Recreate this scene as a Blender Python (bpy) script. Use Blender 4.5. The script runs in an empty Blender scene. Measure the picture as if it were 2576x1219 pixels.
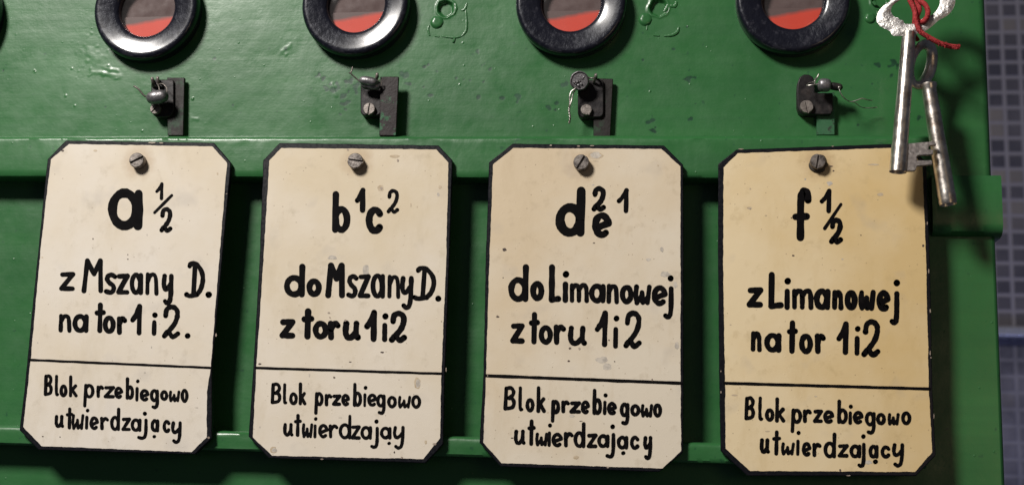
import bpy, bmesh, math, random
import numpy as np
from mathutils import Vector, Matrix, noise

random.seed(7)
S = bpy.context.scene
COL = S.collection

# ---------------------------------------------------------------- camera
F, CU, CV, D = 3400.0, 1288.0, 609.5, 0.70      # focal length in photo pixels (2576 wide), distance
def _n(v): return np.array(v, float) / np.linalg.norm(v)
ZC = _n((1810 - CU, -16760 - CV, F))
XC = np.array((30000.0, 360.0, -F)); XC = _n(XC - ZC * XC.dot(ZC))
YC = np.cross(ZC, XC)
M = np.column_stack((XC, YC, ZC))               # world -> camera (x right, y down, z forward)
CAM = -M.T @ np.array((0, 0, D))
cam_d = bpy.data.cameras.new('camera'); cam = bpy.data.objects.new('camera', cam_d); COL.objects.link(cam)
r0, r1, r2 = M
mw = Matrix(((r0[0], -r1[0], -r2[0], CAM[0]), (r0[1], -r1[1], -r2[1], CAM[1]), (r0[2], -r1[2], -r2[2], CAM[2]), (0, 0, 0, 1)))
cam.matrix_world = mw
cam_d.sensor_width = 36.0; cam_d.lens = F / 2576.0 * 36.0
cam_d.clip_start = 0.01; cam_d.clip_end = 50
cam_d.dof.use_dof = True; cam_d.dof.focus_distance = 0.69; cam_d.dof.aperture_fstop = 13
S.camera = cam

# ---------------------------------------------------------------- light
W = bpy.data.worlds.new('World'); S.world = W; W.use_nodes = True
bg = W.node_tree.nodes['Background']; bg.inputs[0].default_value = (0.55, 0.62, 0.8, 1); bg.inputs[1].default_value = 0.06
def area(name, loc, target, size, power, colour):
    l = bpy.data.lights.new(name, 'AREA'); l.shape = 'DISK'; l.size = size; l.energy = power; l.color = colour
    o = bpy.data.objects.new(name, l); COL.objects.link(o); o.location = loc
    o.rotation_euler = (Vector(target) - Vector(loc)).to_track_quat('-Z', 'Y').to_euler()
    return o
area('ceiling_lamp', (-0.68, -1.09, 0.92), (-0.02, 0, 0), 0.34, 32.0, (1.0, 0.955, 0.90))
area('warm_fill', (0.62, -0.95, -0.02), (0.2, 0, -.1), 0.35, 0.45, (1.0, 0.72, 0.42))  # weak warm fill added from the right, no source in view
area('wall_fill', (0.85, 0.45, -0.45), (0.62, 1.25, -0.25), 0.35, 2.4, (0.42, 0.48, 1.0))  # bluish lamp added to light the shaded wall behind
S.view_settings.view_transform = 'Standard'; S.view_settings.look = 'None'
S.view_settings.exposure = 0.0; S.view_settings.gamma = 1.0; S.view_settings.use_curve_mapping = False

# ---------------------------------------------------------------- helpers
def P(u, v, y):
    """point on the plane at depth y seen at photo pixel (u, v) of the 2576-wide picture"""
    d = M.T @ np.array(((u - CU) / F, (v - CV) / F, 1.0))
    return Vector(CAM + d * ((y - CAM[1]) / d[1]))
SRC = 4032 / 2576.0
def crop(ox, oy, sc):
    """pixel converter for an enlarged view that starts at source pixel (ox, oy)"""
    return lambda x, y: ((ox + x / sc) / SRC, (oy + y / sc) / SRC)

def empty(name, loc, label, cat, group=None):
    o = bpy.data.objects.new(name, None); COL.objects.link(o); o.location = loc
    o.empty_display_size = 0.01
    o['label'] = label; o['category'] = cat
    if group: o['group'] = group
    return o
def wloc(o):
    v = Vector((0, 0, 0))
    while o is not None:
        v = v + Vector(o.location); o = o.parent
    return v
def link(name, bm, mats, parent=None, smooth=None, bevel=0, segs=2, origin=None):
    """one mesh object; vertices come in world coordinates"""
    base = wloc(parent) if parent else Vector((0, 0, 0))
    org = Vector(origin) if origin is not None else base
    bmesh.ops.translate(bm, verts=bm.verts, vec=-org)
    bmesh.ops.recalc_face_normals(bm, faces=bm.faces)
    me = bpy.data.meshes.new(name); bm.to_mesh(me); bm.free()
    for m in (mats if isinstance(mats, (list, tuple)) else [mats]): me.materials.append(m)
    o = bpy.data.objects.new(name, me); COL.objects.link(o)
    if parent: o.parent = parent
    o.location = org - base
    if smooth is not None:
        me.polygons.foreach_set('use_smooth', [True] * len(me.polygons))
        if smooth < 180: me.set_sharp_from_angle(angle=math.radians(smooth))
    if bevel:
        b = o.modifiers.new('bevel', 'BEVEL'); b.width = bevel; b.segments = segs; b.limit_method = 'ANGLE'; b.angle_limit = math.radians(40)
        me.polygons.foreach_set('use_smooth', [True] * len(me.polygons))
        b.harden_normals = False
        me.set_sharp_from_angle(angle=math.radians(50))
    return o
def prism(bm, pts, y1, mat=0):
    """front outline (list of Vectors on one plane) extruded back to y1"""
    f = [bm.verts.new(p) for p in pts]; b = [bm.verts.new((p.x, y1, p.z)) for p in pts]
    fs = [bm.faces.new(f), bm.faces.new(list(reversed(b)))]
    n = len(f)
    for i in range(n): fs.append(bm.faces.new((f[i], b[i], b[(i + 1) % n], f[(i + 1) % n])))
    for q in fs: q.material_index = mat
def box(bm, x0, x1, y0, y1, z0, z1):
    prism(bm, [Vector((x0, y0, z0)), Vector((x1, y0, z0)), Vector((x1, y0, z1)), Vector((x0, y0, z1))], y1)
def frame_of(d):
    d = d.normalized(); a = Vector((0, 0, 1)) if abs(d.z) < 0.9 else Vector((1, 0, 0))
    s = d.cross(a).normalized(); return s, d.cross(s).normalized()
def lathe(bm, c, axis, prof, n=48, rnd=0.0):
    """prof = [(radius, height along axis)]"""
    axis = axis.normalized(); s, t = frame_of(axis); rings = []
    for r, h in prof:
        if r <= 1e-7: rings.append([bm.verts.new(c + axis * h)])
        else:
            ring = []
            for k in range(n):
                a = 2 * math.pi * k / n
                rr = r + (rnd * noise.noise(Vector((math.cos(a) * 1.7, math.sin(a) * 1.7, h * 300 + r * 90))) if rnd else 0)
                ring.append(bm.verts.new(c + axis * h + (s * math.cos(a) + t * math.sin(a)) * rr))
            rings.append(ring)
    for A, B in zip(rings, rings[1:]):
        for k in range(n):
            q = [A[k % len(A)], A[(k + 1) % n % len(A)], B[(k + 1) % n % len(B)], B[k % len(B)]]
            u = []
            for v in q:
                if v not in u: u.append(v)
            if len(u) > 2: bm.faces.new(u)
def catmull(pts, k=8, closed=False):
    out = []; n = len(pts)
    if n < 3 and not closed: return [Vector(p) for p in pts]
    rng = n if closed else n - 1
    for i in range(rng):
        if closed: a, b, c, d = (pts[(i + j) % n] for j in (-1, 0, 1, 2))
        else: a, b, c, d = pts[max(i - 1, 0)], pts[i], pts[i + 1], pts[min(i + 2, n - 1)]
        for j in range(k):
            t = j / k
            out.append(0.5 * ((2 * b) + (c - a) * t + (2 * a - 5 * b + 4 * c - d) * t * t + (3 * b - a - 3 * c + d) * t ** 3))
    if not closed: out.append(pts[-1].copy())
    return out
def tube(bm, pts, r, n=10, closed=False, flat=1.0):
    """round bar along pts; r a number or one radius per point"""
    N = len(pts); rr = r if isinstance(r, (list, tuple)) else [r] * N
    ref = None; rings = []
    for i, p in enumerate(pts):
        if closed: d = pts[(i + 1) % N] - pts[i - 1]
        else: d = pts[min(i + 1, N - 1)] - pts[max(i - 1, 0)]
        d = d.normalized()
        if ref is None: ref = frame_of(d)[0]
        s = (ref - d * ref.dot(d)).normalized(); ref = s; t = d.cross(s)
        rings.append([bm.verts.new(p + s * math.cos(2 * math.pi * k / n) * rr[i] + t * math.sin(2 * math.pi * k / n) * rr[i] * flat) for k in range(n)])
    for i in range(N if closed else N - 1):
        A, B = rings[i], rings[(i + 1) % N]
        for k in range(n): bm.faces.new((A[k], A[(k + 1) % n], B[(k + 1) % n], B[k]))
    if not closed:
        bm.faces.new(list(reversed(rings[0]))); bm.faces.new(rings[-1])
def slotted_head(bm, c, r, h, ang, slot=0.16, depth=0.0009, axis=Vector((0, -1, 0))):
    """cheese head screw facing -y: a drum with two half rims left standing beside the slot"""
    lathe(bm, c, axis, [(0, 0), (r, 0), (r, h - depth), (0, h - depth)], 36)
    ca, sa = math.cos(ang), math.sin(ang); w = r * slot
    for sg in (1, -1):
        a0 = math.asin(w / r); pts = []
        for k in range(17):
            a = a0 + (math.pi - 2 * a0) * k / 16
            x, y = r * math.cos(a), sg * r * math.sin(a)
            pts.append(Vector((c.x + x * ca - y * sa, c.y - h, c.z + x * sa + y * ca)))
        # small chamfer ring
        inner = [Vector(((p.x - c.x) * .93 + c.x, c.y - h, (p.z - c.z) * .93 + c.z)) for p in pts]
        mid = [Vector((p.x, c.y - h + r * .09, p.z)) for p in pts]
        vi = [bm.verts.new(p) for p in inner]; vm = [bm.verts.new(p) for p in mid]
        vb = [bm.verts.new((p.x, c.y - h + depth, p.z)) for p in pts]
        bm.faces.new(vi); m = len(pts)
        for A, B in ((vi, vm), (vm, vb)):
            for k in range(m): bm.faces.new((A[k], A[(k + 1) % m], B[(k + 1) % m], B[k]))

# ---------------------------------------------------------------- materials
class NT:
    def __init__(s, name):
        s.m = bpy.data.materials.new(name); s.m.use_nodes = True; s.t = s.m.node_tree; s.n = s.t.nodes; s.b = s.n['Principled BSDF']
        s.co = s.n.new('ShaderNodeTexCoord').outputs['Object']
    def set(s, k, v):
        if hasattr(v, 'is_linked') or isinstance(v, bpy.types.NodeSocket): s.t.links.new(v, s.b.inputs[k])
        else: s.b.inputs[k].default_value = v
    def mapped(s, scale, loc=(0, 0, 0), rot=(0, 0, 0)):
        m = s.n.new('ShaderNodeMapping'); m.inputs['Scale'].default_value = scale; m.inputs['Location'].default_value = loc; m.inputs['Rotation'].default_value = rot
        s.t.links.new(s.co, m.inputs['Vector']); return m.outputs[0]
    def noise(s, scale, detail=4, rough=.55, vec=None, dist=0.0):
        q = s.n.new('ShaderNodeTexNoise'); q.inputs['Scale'].default_value = scale; q.inputs['Detail'].default_value = detail
        q.inputs['Roughness'].default_value = rough; q.inputs['Distortion'].default_value = dist
        s.t.links.new(vec if vec is not None else s.co, q.inputs['Vector']); return q.outputs['Fac']
    def voro(s, scale, vec=None, out='Distance', feature='F1'):
        q = s.n.new('ShaderNodeTexVoronoi'); q.feature = feature; q.inputs['Scale'].default_value = scale
        s.t.links.new(vec if vec is not None else s.co, q.inputs['Vector']); return q.outputs[out]
    def ramp(s, fac, stops):
        q = s.n.new('ShaderNodeValToRGB'); s.t.links.new(fac, q.inputs[0]); e = q.color_ramp.elements
        while len(e) < len(stops): e.new(0.5)
        for k, (p, c) in enumerate(stops):
            e[k].position = p; e[k].color = (c, c, c, 1) if isinstance(c, (int, float)) else (*c, 1)
        return q.outputs[0]
    def mix(s, fac, a, b, mode='MIX'):
        q = s.n.new('ShaderNodeMix'); q.data_type = 'RGBA'; q.blend_type = mode
        for k, v in ((0, fac), (6, a), (7, b)):
            if isinstance(v, bpy.types.NodeSocket): s.t.links.new(v, q.inputs[k])
            else: q.inputs[k].default_value = v if isinstance(v, (int, float)) else (*v, 1)
        return q.outputs[2]
    def math(s, op, a, b=0.0, c=0.0):
        q = s.n.new('ShaderNodeMath'); q.operation = op
        for k, v in enumerate((a, b, c)):
            if isinstance(v, bpy.types.NodeSocket): s.t.links.new(v, q.inputs[k])
            else: q.inputs[k].default_value = v
        return q.outputs[0]
    def attr(s, name):
        q = s.n.new('ShaderNodeAttribute'); q.attribute_name = name; return q.outputs['Fac']
    def bump(s, h, strength, dist, prev=None):
        q = s.n.new('ShaderNodeBump'); q.inputs['Strength'].default_value = strength; q.inputs['Distance'].default_value = dist
        s.t.links.new(h, q.inputs['Height'])
        if prev is not None: s.t.links.new(prev, q.inputs['Normal'])
        s.set('Normal', q.outputs[0]); return q.outputs[0]

def green_paint(name, chips=False):
    t = NT(name)
    big = t.noise(14, 3); mid = t.noise(90, 5, .6); brush = t.noise(120, 4, .6, t.mapped((.06, 1, 1.6)))
    c = t.mix(t.ramp(big, [(.3, 0), (.7, 1)]), (.024, .112, .032), (.033, .145, .042))
    c = t.mix(t.math('MULTIPLY', t.ramp(brush, [(.35, 0), (.65, 1)]), .22), c, (.016, .082, .030))
    c = t.mix(t.ramp(t.noise(260, 3), [(.66, 0), (.72, .55)]), c, (.012, .06, .03))
    c = t.mix(t.ramp(t.voro(170), [(.02, .5), (.05, 0)]), c, (.10, .25, .14))
    if chips:
        ch = t.attr('chip')
        c = t.mix(ch, c, t.mix(t.ramp(mid, [(.4, 0), (.6, 1)]), (.006, .028, .018), (.016, .065, .034)))
    t.set('Base Color', c)
    t.set('Roughness', t.ramp(t.noise(60, 5, .65), [(.3, .28), (.7, .46)]))
    t.set('Specular IOR Level', .5); t.set('Specular IOR Level', .42); t.set('Coat Weight', .18); t.set('Coat Roughness', .14)
    h = t.math('ADD', t.math('MULTIPLY', mid, .6), t.math('MULTIPLY', brush, .28))
    h = t.math('ADD', h, t.math('MULTIPLY', t.ramp(t.voro(110), [(.0, 1), (.07, 0)]), .8))
    h = t.math('ADD', h, t.math('MULTIPLY', t.noise(700, 2), .12))
    b1 = t.bump(t.noise(30, 3), .45, .0013)
    t.bump(h, .55, .00045, b1)
    return t.m
GREEN = green_paint('green_paint'); GREEN_CHIP = green_paint('green_paint_chipped', True)

def simple(name, col, rough, metal=0.0, bscale=300, bstr=.3, bdist=.0003, col2=None, cscale=120, lo=.4, hi=.6, coat=0.0, spec=.5):
    t = NT(name); t.set('Specular IOR Level', spec)
    t.set('Base Color', t.mix(t.ramp(t.noise(cscale, 5, .65), [(lo, 0), (hi, 1)]), col, col2) if col2 else (*col, 1))
    t.set('Roughness', t.ramp(t.noise(cscale * 1.7, 4), [(.3, rough * .75), (.7, min(1, rough * 1.25))]))
    t.set('Metallic', metal); t.set('Coat Weight', coat)
    if bstr: t.bump(t.noise(bscale, 5, .6), bstr, bdist)
    return t.m
STEEL = simple('dark_steel', (.014, .012, .013), .45, .2, 350, .4, .0003, (.045, .036, .034), 200, .5, .72, spec=.35)
STRIP = simple('strip_steel', (.014, .011, .010), .5, .1, 400, .4, .0003, (.018, .042, .022), 130, .55, .66, spec=.3)
STRIP_G = simple('strip_painted', (.016, .011, .011), .45, .1, 400, .4, .0003, (.022, .085, .038), 110, .56, .60, spec=.3)
STRIP_P = simple('strip_green', (.03, .115, .05), .45, 0, 400, .4, .0003, (.02, .03, .02), 110, .56, .60, spec=.4)
SCREW = simple('screw_steel', (.25, .22, .20), .45, .5, 500, .5, .0003, (.055, .045, .04), 350, .42, .68)
LEAD = simple('lead', (.25, .24, .25), .45, .7, 420, .7, .0005, (.07, .065, .065), 260, .45, .68)
WIRE = simple('wire', (.52, .50, .46), .35, .9, 600, .3, .0001, (.14, .12, .10), 300, .48, .66)
DIRT = simple('grime', (.035, .028, .022), .8, 0, 600, .6, .0004, (.07, .06, .045), 400)
BOW = simple('key_nickel', (.56, .54, .52), .45, 1.0, 260, .9, .0009, (.40, .37, .35), 380, .52, .70)
SHANK = simple('key_worn', (.70, .65, .60), .33, 1.0, 380, .3, .0003, (.38, .31, .26), 150, .46, .68)
BIT = simple('key_bit', (.40, .36, .345), .42, .9, 300, .3, .0003, (.60, .56, .53), 420, .55, .62)
CORD = simple('red_cord', (.42, .04, .042), .8, 0, 900, .9, .0006, (.30, .014, .016), 500)
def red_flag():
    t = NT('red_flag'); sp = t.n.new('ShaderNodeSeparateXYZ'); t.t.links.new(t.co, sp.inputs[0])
    f = t.math('ADD', t.math('MULTIPLY', sp.outputs[2], -220), t.math('MULTIPLY_ADD', sp.outputs[0], 42, t.math('MULTIPLY', t.noise(160, 4), .45)))  # red fades out upward; left side darkened for the bezel's shade
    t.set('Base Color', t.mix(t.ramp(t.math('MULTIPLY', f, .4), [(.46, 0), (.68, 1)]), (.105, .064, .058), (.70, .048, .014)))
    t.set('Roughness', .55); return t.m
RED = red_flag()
FLAGBACK = simple('dusty_grey', (.110, .070, .064), .7, 0, 300, .1, .0001, (.085, .050, .046), 90)
def black_enamel():
    t = NT('black_enamel')
    t.set('Base Color', t.mix(t.ramp(t.noise(240, 4), [(.58, 0), (.72, 1)]), (.008, .008, .013), (.035, .033, .04)))
    t.set('Roughness', t.ramp(t.noise(170, 5, .7), [(.3, .30), (.7, .50)]))
    t.set('Specular IOR Level', .12); t.set('Coat Weight', .8); t.set('Coat Roughness', .19); t.set('Coat Tint', (.86, .9, 1, 1))
    h = t.math('ADD', t.noise(150, 5, .65), t.math('MULTIPLY', t.noise(480, 3), .35))
    t.bump(h, .7, .0010, t.bump(t.noise(50, 3, .6), .8, .0018)); return t.m
BLACK = black_enamel()
INK = simple('black_paint', (.004, .0035, .004), .55, 0, 500, .25, .0002, (.012, .010, .010), 110, .55, .75, spec=.04)
EDGE = simple('black_edge', (.005, .005, .008), .34, 0, 350, .12, .0001, (.03, .025, .022), 420, .66, .74, spec=.3)
def sleeve():
    return simple('dark_sleeve', (.012, .011, .012), .45, 0, 200, .3, .0003)
SLEEVE = sleeve()
def glass():
    t = NT('window_glass'); n, l = t.n, t.t.links
    tr = n.new('ShaderNodeBsdfTransparent'); tr.inputs[0].default_value = (.92, .90, .9, 1)
    gl = n.new('ShaderNodeBsdfGlossy'); gl.inputs['Roughness'].default_value = .08
    df = n.new('ShaderNodeBsdfDiffuse'); df.inputs[0].default_value = (.5, .47, .47, 1)
    a = n.new('ShaderNodeMixShader'); a.inputs[0].default_value = .05; l.new(tr.outputs[0], a.inputs[1]); l.new(gl.outputs[0], a.inputs[2])
    b = n.new('ShaderNodeMixShader'); l.new(t.ramp(t.noise(90, 4), [(.3, .02), (.75, .07)]), b.inputs[0]); l.new(a.outputs[0], b.inputs[1]); l.new(df.outputs[0], b.inputs[2])
    l.new(b.outputs[0], n['Material Output'].inputs['Surface']); return t.m
GLASS = glass()
def cream(name, base, stain, seed, kx=0.0, kz=0.0, amt=.75):
    """aged enamel: yellowing drifts across the plate, rust tint round the screw (the object's origin)"""
    t = NT(name); off = (seed * .37, 0, seed * .61)
    v = t.mapped((1, 1, 1), off)
    sp = t.n.new('ShaderNodeSeparateXYZ'); t.t.links.new(t.co, sp.inputs[0])
    f = t.math('ADD', t.noise(17, 4, .6, v), t.math('MULTIPLY_ADD', sp.outputs[0], kx, t.math('MULTIPLY_ADD', sp.outputs[2], kz, kz * .07)))
    c = t.mix(t.ramp(f, [(.34, 0), (.74, amt)]), base, stain)
    ln = t.n.new('ShaderNodeVectorMath'); ln.operation = 'LENGTH'; t.t.links.new(t.co, ln.inputs[0])
    rust = t.math('ADD', t.math('MULTIPLY', ln.outputs['Value'], 60), t.math('MULTIPLY', t.noise(160, 4, .6, v), .6))
    c = t.mix(t.ramp(rust, [(.50, .55), (.95, 0)]), c, (.38, .25, .13))
    c = t.mix(t.ramp(t.noise(38, 5, .7, t.mapped((1, 1, .35), off)), [(.55, 0), (.76, .5)]), c, tuple(q * .85 for q in stain))
    c = t.mix(t.ramp(t.noise(120, 6, .7, v), [(.57, 0), (.74, .38)]), c, tuple(q * .62 for q in stain))
    c = t.mix(t.ramp(t.noise(55, 3, .5, v), [(.60, 0), (.75, .22)]), c, (.33, .31, .30))
    c = t.mix(t.ramp(t.voro(230, v), [(.045, .55), (.085, 0)]), c, (.20, .14, .085))
    t.set('Base Color', c)
    t.set('Roughness', t.ramp(t.noise(40, 4, .6, v), [(.3, .42), (.7, .62)])); t.set('Specular IOR Level', .35)
    h = t.math('ADD', t.noise(60, 4, .6, v), t.math('MULTIPLY', t.ramp(t.voro(260, v), [(.0, 1), (.10, 0)]), .5))
    t.bump(h, .35, .0004); return t.m

# ---------------------------------------------------------------- the cabinet
R0, R1, RP, YS = 0.0, -0.0105, 0.0040, -0.0140      # plate, rail front, recessed panel, sign face
cab = empty('signal_block_cabinet', P(1288, 1219, 0), 'green painted iron signal cabinet with four round windows above hanging plates', 'cabinet')

cr2, cr3, cr4, cr1 = crop(1000, 0, 1.693), crop(2000, 0, 1.693), crop(3000, 0, 1.693), crop(0, 0, 1.693)
chip_px = []
for cr, L in ((cr2, [(435,500,26),(470,520,18),(480,590,22),(505,560,20),(530,600,26),(560,570,24),(590,640,20),(598,690,34),(600,725,18),(575,760,10),(640,540,30),(672,590,32),(690,560,20),(1000,505,26),(1025,560,22),(985,480,14),
                     (1140,440,16),(1160,435,12),(1218,474,14),(1580,460,22),(1492,340,14),(1172,552,20),(1350,520,13),(1400,530,7),(1440,536,6),(1480,540,6),(1530,546,8),(1185,632,16),(1500,650,12),(1655,655,14),(380,590,14),(215,320,16),(370,700,8),(1525,437,9),(1130,580,9)]),
              (cr3, [(1195,520,20),(1222,514,20),(1110,330,12),(270,712,17),(318,690,15),(320,725,13),(925,815,22),(960,795,16),(968,872,20),(985,850,10),(1205,800,9),(1222,792,9),(1130,566,9),(385,555,20),(360,572,15),(68,650,20),(1250,690,8),(1195,178,8),(1510,632,7),(900,395,8),(1340,480,6)]),
              (cr4, [(765,430,16),(870,420,24),(860,500,16),(905,440,14),(735,560,8),(640,830,12),(1050,790,14),(560,430,9)]),
              (cr1, [(20,470,8),(440,640,6),(700,715,6),(1430,395,8),(1555,700,7)])):
    for x, y, r in L: chip_px.append((*cr(x, y), r / 1.693 / SRC))
hole_px = [(*cr2(1278, 58), 54 / 1.693 / SRC), (*cr3(1005, 52), 58 / 1.693 / SRC), (*cr4(790, 5), 54 / 1.693 / SRC)]
ridge_px = [(*cr1(610, 480), *cr1(690, 490), 6), (*cr1(690, 490), *cr1(800, 508), 6), (*cr1(700, 455), *cr1(775, 470), 5), (*cr1(590, 345), *cr1(640, 400), 14),
            (*cr1(1280, 788), *cr1(1310, 792), 3), (*cr2(190, 340), *cr2(235, 310), 6), (*cr2(520, 560), *cr2(550, 640), 3)]

def upper_plate():
    a, b = P(-420, -260, R0), P(2489, 218, R0)
    x0, x1 = a.x, b.x; z1, z0 = a.z, P(1288, 446, R0).z
    st = 0.00045
    nx, nz = int((x1 - x0) / st), int((z1 - z0) / st)
    X, Z = np.meshgrid(np.linspace(x0, x1, nx), np.linspace(z0, z1, nz))
    wob = np.zeros_like(X); rs = np.random.RandomState(3)
    for _ in range(40):                                     # ragged outline field
        k = rs.uniform(400, 2200); th = rs.uniform(0, 6.283); wob += np.sin((X * math.cos(th) + Z * math.sin(th)) * k + rs.uniform(0, 6.28)) / 6.0
    chip = np.zeros_like(X); H = np.zeros_like(X)
    for u, v, r in chip_px:
        p = P(u, v, R0); rr = r * D / F
        d = np.sqrt((X - p.x) ** 2 + (Z - p.z) ** 2) / rr
        chip = np.maximum(chip, np.clip((1.0 + .55 * wob - d) * 4, 0, 1) * .85)
    for u0, v0, u1, v1, r in ridge_px:
        A, B = P(u0, v0, R0), P(u1, v1, R0); rr = r * D / F
        dx, dz = B.x - A.x, B.z - A.z; L2 = dx * dx + dz * dz
        t = np.clip(((X - A.x) * dx + (Z - A.z) * dz) / L2, 0, 1)
        d = np.sqrt((X - A.x - dx * t) ** 2 + (Z - A.z - dz * t) ** 2) / rr
        H += .00012 * np.exp(-(d * (1 + .4 * wob)) ** 2)
    low = np.zeros_like(X)
    for _ in range(16):
        k = rs.uniform(30, 160); th = rs.uniform(0, 6.283); low += np.sin((X * math.cos(th) + Z * math.sin(th)) * k + rs.uniform(0, 6.28)) * .000055 * 60 / k
    H += low
    H -= chip * .00003
    for u, v, r in hole_px:                                 # painted-over keyholes, sunk into the plate
        p = P(u, v, R0); rr = r * D / F
        d = np.sqrt((X - p.x) ** 2 + (Z - p.z) ** 2) / rr * (1 + .05 * wob)
        H -= .0024 * np.clip((1.08 - d) / .22, 0, 1) ** 1.0; H += .0004 * np.exp(-((d - 1.22) / .14) ** 2)
    edge = np.clip((X - (x1 - .004)) / .004, 0, 1)          # rounded right edge
    Y = R0 - H + .004 * (1 - np.sqrt(np.clip(1 - edge ** 2, 0, 1)))
    co = np.stack([X, Y, Z], -1).reshape(-1, 3)
    i = np.arange(nx * nz).reshape(nz, nx)
    q = np.stack([i[:-1, :-1], i[:-1, 1:], i[1:, 1:], i[1:, :-1]], -1).reshape(-1, 4)
    bk = []                                                 # return of the plate at its right edge
    n0 = len(co); right = i[:, -1]
    back = co[right].copy(); back[:, 1] = .09
    co = np.vstack([co, back]); j = n0 + np.arange(nz)
    q = np.vstack([q, np.stack([right[:-1], j[:-1], j[1:], right[1:]], -1)])
    base = np.array(wloc(cab)); co = co - base
    me = bpy.data.meshes.new('upper_plate')
    me.vertices.add(len(co)); me.vertices.foreach_set('co', co.ravel())
    me.loops.add(q.size); me.loops.foreach_set('vertex_index', q.ravel().astype(np.int32))
    me.polygons.add(len(q)); me.polygons.foreach_set('loop_start', np.arange(0, q.size, 4, dtype=np.int32))
    try: me.polygons.foreach_set('loop_total', np.full(len(q), 4, dtype=np.int32))
    except Exception: pass
    me.update(calc_edges=True)
    at = me.attributes.new('chip', 'FLOAT', 'POINT'); at.data.foreach_set('value', np.concatenate([chip.ravel(), np.zeros(nz)]))
    me.polygons.foreach_set('use_smooth', [True] * len(q))
    me.materials.append(GREEN_CHIP)
    o = bpy.data.objects.new('upper_plate', me); COL.objects.link(o); o.parent = cab
upper_plate()

def profile_bar(name, prof, xa, xb, mat, wob=.00018, step=.0012, seed=0):
    """long moulding: (y, z) profile swept along x with a hand painted unevenness"""
    bm = bmesh.new(); n = max(2, int((xb - xa) / step)); rows = []
    for k in range(n + 1):
        x = xa + (xb - xa) * k / n; row = []
        for j, (y, z) in enumerate(prof):
            q = Vector((x * 70, j * 1.3 + seed, z * 60)); q2 = Vector((x * 400, j * 2.1 + seed, 3))
            row.append(bm.verts.new((x, y + wob * noise.noise(q) + wob * .5 * noise.noise(q2), z + wob * noise.noise(q + Vector((9, 9, 9))) + wob * .5 * noise.noise(q2 + Vector((5, 7, 1))))))
        rows.append(row)
    for A, B in zip(rows, rows[1:]):
        for j in range(len(prof) - 1): bm.faces.new((A[j], B[j], B[j + 1], A[j + 1]))
    bm.faces.new(rows[0]); bm.faces.new(list(reversed(rows[-1])))
    return link(name, bm, mat, cab, smooth=38)
zt = P(1288, 341, R0 - .0035).z; zs = P(1288, 347, R1).z; zb = P(1288, 447, R1).z
profile_bar('rail', [(.002, zt + .0003), (R0 - .0030, zt), (R0 - .0042, zt - .0005), (R1 + .0008, zs + .0006), (R1, zs - .0004), (R1 - .0001, zs - .0012), (R1 - .0001, zs - .0030), (R1 - .0002, (zs + zb) / 2), (R1 - .0001, zb + .004), (R1, zb + .0018), (R1 + .0006, zb + .0005), (R1 + .002, zb), (RP + .004, zb)],
            P(-420, 400, R1).x, P(2338, 400, R1).x, GREEN)
# recessed panel under the rail, one sheet down to below the frame
bm = bmesh.new(); pr = P(2503, 620, RP + .002)
xr = P(2517, 900, RP).x
xl, zb0, zt0 = P(-420, 400, RP).x, P(1288, 1330, RP).z, P(1288, 380, RP).z
xm, zm = P(2440, 480, RP).x, P(2440, 500, RP).z
prism(bm, [Vector((x, RP, z)) for x, z in ((xl, zb0), (xr, zb0), (xr, zm), (xm, zm), (xm, zt0), (xl, zt0))], .09)
link('recessed_panel', bm, GREEN, cab, bevel=.002)
# ledge behind the feet of the plates
yl = -.0098; zl1 = P(1288, 1104, yl).z; zl0 = P(1288, 1150, yl).z
profile_bar('ledge', [(RP + .003, zl1 + .0012), (yl + .004, zl1 + .0010), (yl + .0016, zl1 + .0006), (yl + .0010, zl1 + .0003), (yl + .0005, zl1 - .0002), (yl + .0002, zl1 - .0008), (yl, zl1 - .0016), (yl, zl1 - .0026), (yl - .0001, (zl1 + zl0) / 2), (yl, zl0 + .0025), (yl, zl0 + .001), (yl + .001, zl0), (RP + .003, zl0)],
            P(-420, 1100, yl).x, P(2330, 1150, yl).x, GREEN, seed=5)
# block that closes the right end of the rail
yb = -.0015
zc1 = P(2455, 437, yb).z; zc0 = P(2455, 592, yb).z
profile_bar('corner_block', [(.06, zc1), (yb + .004, zc1), (yb + .001, zc1 - .0006), (yb, zc1 - .002), (yb, zc0 + .006), (yb + .0012, zc0 + .0025), (yb + .004, zc0 + .0006), (yb + .008, zc0), (.06, zc0)],
            P(2345, 500, yb).x, P(2521, 500, yb).x, GREEN, seed=11)

# ---- round windows
def round_window():
    c = Vector((0, 0, 0)); ax = Vector((0, -1, 0)); base = wloc(cab)
    bm = bmesh.new()
    prof = [(1.045 * a, b) for a, b in [(.0276, -.001), (.0280, .002), (.0282, .0052), (.0281, .0070), (.0276, .0086), (.0268, .0095), (.0258, .0098), (.0247, .0097), (.0225, .0093), (.0196, .0087), (.0174, .0082), (.0161, .0077), (.0153, .0068), (.0149, .0052), (.0148, -.001)]]
    lathe(bm, c, ax, prof, 128, .00022)
    w = link('round_window', bm, BLACK, None, smooth=60)
    bm = bmesh.new(); lathe(bm, c, ax, [(.01546, .0044), (.0146, .0047), (.010, .0049), (0, .0050)], 64)
    link('glass', bm, GLASS, w, smooth=60)
    bm = bmesh.new(); lathe(bm, c, ax, [(.01546, .0002), (.01546, .0009), (0, .0009)], 64)
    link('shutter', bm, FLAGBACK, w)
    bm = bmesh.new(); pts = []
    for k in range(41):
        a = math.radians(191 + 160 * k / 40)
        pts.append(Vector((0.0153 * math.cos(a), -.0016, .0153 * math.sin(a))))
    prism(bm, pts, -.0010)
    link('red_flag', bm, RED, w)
    return w
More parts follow.
